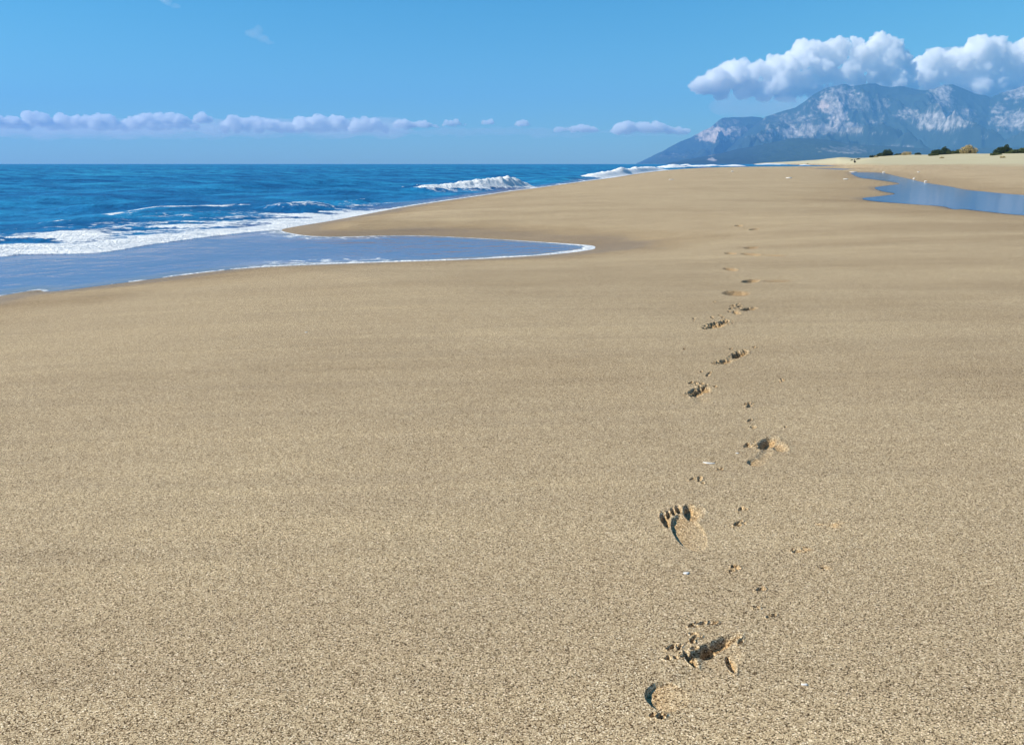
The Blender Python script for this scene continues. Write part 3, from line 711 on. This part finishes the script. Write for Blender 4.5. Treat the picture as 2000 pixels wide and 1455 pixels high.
bush('dry_bush', 1888, 232, 3.0, 2.0, 2600, .12, M_STRAW, 'rounded straw coloured dry bush on the dune crest', 'bush', 4, group=G, upright=.4)
bush('evergreen_bush', 1898, 236, 1.4, .8, 500, .13, M_LEAF, 'small dark bush peeping out right of the straw coloured bush', 'bush', 5, group=G)
bush('low_scrub', 1821, 226, 2.6, .6, 1100, .12, M_SCRUB, 'flat scrub creeping down the slope below the left dark bush', 'shrub', 6, 'flat', G)
bush('evergreen_bush', 1950, 205, 1.9, 1.5, 2300, .12, M_LEAF, 'dark bush at the left end of the thicket at the right edge', 'bush', 7, group=G)
bush('evergreen_bush', 1961, 206, 1.6, 1.7, 2300, .12, M_LEAF, 'taller dark bush near the right edge of the photo', 'bush', 8, group=G)
bush('low_scrub', 1990, 204, 6.2, 1.1, 4200, .12, M_SCRUB, 'long low scrub running out of the right edge of the photo', 'shrub', 9, 'flat', G, slope=.05)
bush('low_scrub', 1942, 197, 2.2, .5, 1000, .11, M_SCRUB, 'flat scrub below the dark bushes near the right edge', 'shrub', 10, 'flat', G)
bush('evergreen_bush', 1702, 282, 2.0, .7, 600, .14, M_LEAF, 'low dark bush leftmost of the three on the middle dune', 'bush', 11, 'flat', G)
bush('evergreen_bush', 1717, 280, 1.5, 1.2, 900, .14, M_LEAF, 'small round dark bush in the middle of the three on the middle dune', 'bush', 12, group=G)
bush('evergreen_bush', 1731, 276, 3.0, 1.8, 2400, .14, M_LEAF, 'largest dark bush on the middle dune, right of a small round one', 'bush', 13, group=G)
bush('evergreen_bush', 1752, 272, 2.2, .7, 600, .14, M_LEAF, 'thin dark bush right of the largest one on the middle dune', 'bush', 14, 'flat', G, slope=.1)
bush('evergreen_bush', 1790, 255, 1.6, .7, 600, .13, M_LEAF, 'lone small dark bush between the middle dune and the long thicket', 'bush', 15, group=G)
bush('evergreen_bush', 1663, seen_ground(1663, 311.8) / 1.5, 1.1, .6, 300, .14, M_LEAF, 'tiny dark bush above the seated person', 'bush', 16, group=G)
bush('evergreen_bush', 1675, seen_ground(1675, 310.8) / 1.5, 2.2, .6, 400, .14, M_LEAF, 'tiny flat bush just right of the one above the seated person', 'bush', 17, 'flat', G, slope=.1)
bush('evergreen_bush', 1560, 1250, 2.5, 1.0, 300, .2, M_LEAF, 'farthest speck of a bush near where the dunes begin', 'bush', 18, group=G)
bush('evergreen_bush', 1578, 1180, 3.0, .9, 300, .2, M_LEAF, 'distant low bush right of the farthest speck', 'bush', 19, group=G)
bush('grass_tuft', 1769, 258, 2.4, 1.0, 500, .12, M_STRAW, 'pale dry grass tuft on the crest right of the middle dune bushes', 'grass tuft', 20, group='dry tufts on the dunes', upright=.7)
bush('grass_tuft', 1838, 200, 1.0, .3, 220, .09, M_STRAW, 'small dry tuft on the slope below the long thicket', 'grass tuft', 21, group='dry tufts on the dunes', upright=.5)
bush('grass_tuft', 1957, 170, .9, .3, 220, .09, M_STRAW, 'small dry tuft on the slope near the right edge', 'grass tuft', 22, group='dry tufts on the dunes', upright=.5)
bush('grass_tuft', 1710, 268, .9, .5, 160, .1, M_STRAW, 'dry tuft in front of the three middle dune bushes', 'grass tuft', 23, group='dry tufts on the dunes', upright=.6)

# ------------------------------------------------------------------ the person sitting far up the beach
def plain_mat(name, c, rough=.8):
    m = NT(name); n = m.noise(m.coord((30, 30, 30)), 1, 3, .5)
    return m.done(m.bsdf(m.mix(n, (c[0] * .8, c[1] * .8, c[2] * .8, 1), (*c, 1)), rough, .2))
def skin_fig(name, joints, edges, mat, parent):
    me = bpy.data.meshes.new(name); me.from_pydata([j[:3] for j in joints], edges, []); o = link(name, me, mat, parent)
    md = o.modifiers.new('skin', 'SKIN'); sv = me.skin_vertices[0].data
    for i, j in enumerate(joints): sv[i].radius = (j[3], j[3] if len(j) < 5 else j[4]); sv[i].use_root = (i == 0)
    o.modifiers.new('sub', 'SUBSURF').levels = 1; o.modifiers['sub'].render_levels = 2
    return o
pr = seen_ground(1668, 318.6); gx, gy, gz = ground_at(1668, pr); print('person at', pr)
per = empty('person', (gx, gy, gz), R(-60)); tag(per, 'seated person in dark clothing, alone on the far sand with knees drawn up', 'person')
J = [(0, 0, .12, .16, .13), (0, .02, .32, .15, .11), (0, .06, .50, .17, .11), (0, .08, .60, .06, .06), (0, .10, .68, .06, .06), (0, .12, .78, .095, .10), (0, .12, .86, .07, .08),
     (.10, .08, .12, .09), (.12, .42, .46, .07), (.12, .50, .05, .05), (.12, .62, .04, .04), (-.10, .08, .12, .09), (-.12, .42, .46, .07), (-.12, .50, .05, .05), (-.12, .62, .04, .04),
     (.20, .08, .52, .055), (.22, .28, .36, .04), (.08, .46, .40, .035), (-.20, .08, .52, .055), (-.22, .28, .36, .04), (-.06, .46, .40, .035)]
E = [(0, 1), (1, 2), (2, 3), (3, 4), (4, 5), (5, 6), (0, 7), (7, 8), (8, 9), (9, 10), (0, 11), (11, 12), (12, 13), (13, 14), (2, 15), (15, 16), (16, 17), (2, 18), (18, 19), (19, 20)]
skin_fig('body', J, E, plain_mat('dark_clothing', (.03, .028, .026)), per)
per.scale = (1.25, 1.25, 1.25) if pr > 260 else (1, 1, 1)
skin_fig('hair', [(0, .09, .82, .10, .10), (0, .08, .90, .08, .08), (0, .06, .76, .07, .06)], [(0, 1), (0, 2)], plain_mat('dark_hair', (.02, .015, .01)), per)

# ------------------------------------------------------------------ small white things lying on the sand
M_SHELL = plain_mat('shell', (.82, .80, .76), .5)
def shard(name, px_, py_, l, w, h, rot, label, cat, grp):
    x, y, z = ground_hit(px_, py_); z = float(ground_z(np.array([x]), np.array([y]))[0])
    rs = np.random.RandomState(int(px_)); nu, nv = 18, 8; vs = []; fs = []
    for i in range(nu + 1):
        t = i / nu * 2 - 1; wd = w * math.sqrt(max(0.02, 1 - abs(t) ** 2.4)) * (1 + .2 * math.sin(3 * t + px_)); bend = .12 * l * (t * t - .4)
        for j in range(nv):
            a = j / nv * 2 * math.pi; k = 1 + .12 * rs.uniform(-1, 1)
            vs.append((t * l / 2, math.cos(a) * wd / 2 * k + bend, h * .35 + math.sin(a) * h / 2 * k * (.5 + .5 * math.sqrt(max(.02, 1 - t * t)))))
    for i in range(nu):
        for j in range(nv): fs.append([i * nv + j, (i + 1) * nv + j, (i + 1) * nv + (j + 1) % nv, i * nv + (j + 1) % nv])
    me = bpy.data.meshes.new(name)
    me.from_pydata(vs, [], fs + [list(range(nv))[::-1]] + [[nu * nv + j for j in range(nv)]])
    bm = bmesh.new(); bm.from_mesh(me); bmesh.ops.recalc_face_normals(bm, faces=bm.faces[:]); bm.to_mesh(me); bm.free(); me.shade_smooth()
    o = link(name, me, M_SHELL); o.location = (x, y, z); o.rotation_euler.z = R(rot); tag(o, label, cat, grp)
g = 'shell slivers on the near sand'
shard('shell_sliver', 1385, 905, .046, .009, .006, -12, 'white shell sliver on bare sand left of the footprints, below the fourth one', 'shell', g)
shard('shell_sliver', 1340, 1124, .018, .009, .006, 10, 'tiny white shell fragment on the sand below the toe-marked footprint', 'shell', g)
shard('shell_sliver', 1570, 1346, .014, .006, .005, 0, 'tiny white shell speck in the sand right of the nearest footprint', 'shell', g)
shard('shell_sliver', 1440, 885.5, .014, .006, .004, 0, 'faint shell speck beside the deep toe pit', 'shell', g)
shard('shell_sliver', 598, 652, .020, .010, .006, 20, 'single pale speck of shell on the empty sand at left', 'shell', g)
g = 'white debris lying on the far sand'
shard('beach_debris', 1311, 351.5, .34, .16, .05, 6, 'small white scrap on the far sand near the breaking surf', 'debris', g)
shard('beach_debris', 1430, 336, .32, .2, .14, 0, 'small white lump on the beach crest below the headland', 'debris', g)
shard('beach_debris', 1541, 349, .44, .24, .09, -4, 'white flat scrap in the middle of the far sand', 'debris', g)
shard('beach_debris', 1652, 351, .36, .2, .08, 0, 'white scrap on the sand left of the tidal pool', 'debris', g)
shard('beach_debris', 1667, 337, 1.1, .4, .12, -5, 'long white scrap at the left tip of the tidal pool', 'debris', g)
shard('beach_debris', 1726, 338.2, .4, .2, .18, 0, 'white lump on the far bank of the tidal pool', 'debris', g)
shard('beach_debris', 1785, 350.5, .18, .12, .12, 0, 'small pale lump at the pool edge, left one of two', 'debris', g)
shard('beach_debris', 1808, 356, .2, .12, .10, 0, 'small pale lump at the pool edge, right one of two', 'debris', g)
shard('beach_debris', 1794, 337, .3, .16, .12, 0, 'white speck on the slope between pool and dunes', 'debris', g)

# ------------------------------------------------------------------ clouds: lumpy closed bodies of scattering vapour
def cloud_mat(name, dens, col=(1, 1, 1), an=.25):
    m = bpy.data.materials.new(name); m.use_nodes = True; t = m.node_tree; t.nodes.clear()
    o = t.nodes.new('ShaderNodeOutputMaterial'); v = t.nodes.new('ShaderNodeVolumeScatter')
    v.inputs['Color'].default_value = (*col, 1); v.inputs['Density'].default_value = dens; v.inputs['Anisotropy'].default_value = an
    t.links.new(v.outputs[0], o.inputs['Volume']); return m
_ico = None
def ico():
    global _ico
    if _ico is None:
        bm = bmesh.new(); bmesh.ops.create_icosphere(bm, subdivisions=3, radius=1)
        _ico = (np.array([v.co[:] for v in bm.verts]), np.array([[v.index for v in f.verts] for f in bm.faces])); bm.free()
    return _ico
def cloud(puffs, dist, voxel, mat, label, grp, seed, disp=(.0, .0), flat=None):
    """puffs: (px, py, r px, squash) as seen from the beach; the depth of every puff varies"""
    rs = np.random.RandomState(seed); iv, if_ = ico(); Vs = []; Fs = []; o_ = 0
    k = dist / F
    for (a, b, r_, sq) in puffs:
        Dd = dist + rs.uniform(-1, 1) * r_ * k * 1.2
        x = (a - 1000) / (F / cP) * Dd; z = HC + (HY - b) / (F / cP ** 2) * Dd
        Vs.append(iv * np.array([r_ * k, r_ * k * 1.3, r_ * k * sq]) + np.array([x, Dd, z])); Fs.append(if_ + o_); o_ += len(iv)
    V_ = np.vstack(Vs); F_ = np.vstack(Fs); c = V_.mean(0)
    me = mesh_np('cloud', V_ - c, F_); o = link('cloud', me, mat); o.location = c
    md = o.modifiers.new('r', 'REMESH'); md.mode = 'VOXEL'; md.voxel_size = voxel
    for i, (s_, st) in enumerate(disp):
        tx = bpy.data.textures.new('billow', 'CLOUDS'); tx.noise_scale = s_; tx.noise_depth = 3; tx.noise_basis = 'ORIGINAL_PERLIN'
        dm = o.modifiers.new('d', 'DISPLACE'); dm.texture = tx; dm.strength = st; dm.mid_level = .5; dm.texture_coords = 'GLOBAL'
    dg = bpy.context.evaluated_depsgraph_get(); me2 = bpy.data.meshes.new_from_object(o.evaluated_get(dg))
    o.modifiers.clear(); o.data = me2; me2.name = 'cloud'
    tag(o, label, 'cloud', grp); return o
M_CUM = cloud_mat('cumulus_vapour', .0095, an=0.0)
M_BANK = cloud_mat('bank_vapour', .0062, an=0.0)
M_WISP = cloud_mat('thin_vapour', .0006)
def heap(top, base, seed, n, rmin=9, rmax=24):
    """puffs filling the space under an outline"""
    rs = np.random.RandomState(seed); xs = [p[0] for p in top]; out = []
    for i in range(n):
        x = rs.uniform(xs[0], xs[-1]); yt = np.interp(x, xs, [p[1] for p in top]); yb = np.interp(x, [p[0] for p in base], [p[1] for p in base])
        h = yb - yt; r_ = min(rs.uniform(rmin, rmax), h * .5)
        if r_ < 1.2: continue
        y = yt + r_ + (rs.uniform(0, 1) ** 1.6) * max(0, h - 2 * r_)
        out.append((x, y, r_, rs.uniform(.8, 1.0)))
    return out or [(top[0][0] + 6, top[0][1], 4, .7)]
top1 = [(1337, 172), (1350, 160), (1375, 147), (1390, 138), (1405, 128), (1420, 122), (1440, 116), (1460, 122), (1480, 121), (1495, 112), (1515, 115), (1535, 104), (1552, 88), (1570, 83), (1590, 88), (1610, 82), (1640, 77), (1680, 76), (1705, 74), (1722, 82), (1738, 98), (1752, 116), (1765, 140)]
base1 = [(1337, 176), (1370, 192), (1410, 200), (1500, 206), (1745, 214)]
D1 = 21000
cloud(heap(top1, base1, 11, 290, 6, 20), D1, 34, M_CUM, 'large white cumulus whose tip reaches left of the mountain peak', 'cumulus clouds over the mountains', 1, ((620, 300), (240, 240), (120, 180), (70, 95)))
top2 = [(1742, 150), (1765, 120), (1785, 108), (1810, 96), (1830, 98), (1845, 108), (1868, 86), (1885, 74), (1900, 72), (1920, 80), (1935, 92), (1955, 88), (1970, 76), (1990, 68), (2020, 62), (2060, 70), (2100, 90), (2160, 80), (2220, 120)]
base2 = [(1742, 200), (1800, 206), (2220, 206)]
cloud(heap(top2, base2, 12, 310, 6, 20), D1 + 1500, 36, M_CUM, 'broad billowing cumulus running out of the right edge over the mountains', 'cumulus clouds over the mountains', 2, ((620, 300), (240, 240), (120, 180), (70, 95)))
M_VEIL = cloud_mat('veil_vapour', .00042)
def veil(x0, x1, y0, y1, n, rmin, rmax, dist, label, grp, seed, vox=110, mat=None):
    rs = np.random.RandomState(seed)
    cloud([(x0 + (x1 - x0) * (i + rs.uniform(.2, .8)) / n, rs.uniform(y0, y1), rs.uniform(rmin, rmax), rs.uniform(.45, .6)) for i in range(n)], dist, vox, mat or M_VEIL, label, grp, seed, ((700, 320), (260, 160)))
veil(1400, 1600, 196, 222, 26, 16, 34, 19500, 'thin grey veil hanging under the large cumulus beside the mountain shoulder', 'cumulus clouds over the mountains', 301)
veil(1700, 2120, 120, 196, 40, 22, 44, 25500, 'soft pale cloud mass behind the two cumulus heaps', 'cumulus clouds over the mountains', 302, 120, cloud_mat('soft_vapour', .0012))
veil(-60, 790, 256, 260, 60, 20, 30, 26500, 'long flat grey veil under the low bank over the sea', 'low bank of clouds over the sea', 303, 160)
veil(770, 1330, 256, 262, 50, 12, 20, 26500, 'faint flat veil under the thin right part of the bank', 'low bank of clouds over the sea', 304, 160)
veil(-60, 790, 246, 252, 60, 22, 32, 36500, 'soft pale cloud layer filling the gaps behind the low bank over the sea', 'low bank of clouds over the sea', 305, 160)
bank = [(-40, 60, 222, 262), (62, 108, 219, 262), (118, 200, 224, 264), (190, 245, 220, 264), (262, 330, 222, 265), (320, 384, 218, 264), (392, 420, 224, 246), (452, 580, 227, 268), (588, 690, 223, 268), (692, 752, 230, 268), (778, 850, 234, 256), (868, 908, 236, 250), (945, 966, 237, 246), (1008, 1034, 239, 250), (1090, 1160, 244, 262), (1204, 1330, 239, 268)]
names = ['leftmost cloud of the low bank over the sea', 'small pointed puff right of the leftmost bank cloud', 'long sloping cloud second in the low bank over the sea', 'peaked puff at the end of the second long bank cloud', 'bright-sided cloud in the middle of the left half of the bank', 'tallest puff of the low bank over the sea', 'small separate puff right of the tallest bank cloud', 'wide flat-topped cloud after the gap in the bank', 'rounded long cloud beside the flat-topped one', 'low cloud closing the thick part of the bank', 'thin bright cloud where the bank begins to thin out', 'little white streak cloud above the open sea', 'tiny white puff, smallest in the bank', 'tiny double puff above the open sea in the middle', 'pale faint cloud between the middle puffs and the headland', 'low white cloud just left of the headland']
for i, (a, b, t_, bs) in enumerate(bank):
    rs = np.random.RandomState(50 + i); w = b - a
    a -= min(12, w * .12); b += min(12, w * .12)
    bs -= .18 * (bs - t_)
    pts = [(a, bs - .35 * (bs - t_))] + [(a + w * k / 8, t_ - 5 + rs.uniform(0, 17) * min(1, w / 60) + 5 * abs(k / 8 - .6)) for k in range(1, 8)] + [(b, bs - .35 * (bs - t_))]
    cloud(heap(pts, [(a, bs), (b, bs)], 60 + i, max(9, int(w * 1.0)), 3.5, 11), 30000 + 500 * (i % 3), 42, M_BANK, names[i], 'low bank of clouds over the sea', 80 + i, ((500, 210), (220, 220), (90, 150)))
cloud([(512, 76, 12, .5), (524, 68, 7, 1.2), (532, 84, 12, .5), (505, 72, 8, .4), (545, 92, 9, .4)], 24000, 45, M_WISP, 'small torn wisp of cloud high over the sea', 'thin wisps high in the sky', 91, ((350, 240), (120, 110)))
cloud([(350, 6, 14, .8), (358, 16, 10, .8), (372, 26, 9, .5)], 24500, 45, M_WISP, 'very faint wisp at the top edge left of centre', 'thin wisps high in the sky', 92, ((350, 260), (120, 110)))

# ------------------------------------------------------------------ haze
def box(name, x0, x1, y0, y1, z0, z1):
    V_ = np.array([(x, y, z) for z in (z0, z1) for y in (y0, y1) for x in (x0, x1)], float)
    me = bpy.data.meshes.new(name); me.from_pydata([tuple(v) for v in V_], [], [(0, 2, 3, 1), (4, 5, 7, 6), (0, 1, 5, 4), (2, 6, 7, 3), (0, 4, 6, 2), (1, 3, 7, 5)]); return me
hm = bpy.data.materials.new('haze'); hm.use_nodes = True; t = hm.node_tree; t.nodes.clear()
o = t.nodes.new('ShaderNodeOutputMaterial'); v = t.nodes.new('ShaderNodeVolumePrincipled')
v.inputs['Color'].default_value = (.185, .495, .965, 1); v.inputs['Density'].default_value = 6.2e-5; v.inputs['Anisotropy'].default_value = .0
t.links.new(v.outputs[0], o.inputs['Volume'])
hz = link('haze', box('haze', -25000, 25000, -17000, 16300, -6, 1300), hm); tag(hz, kind='stuff')
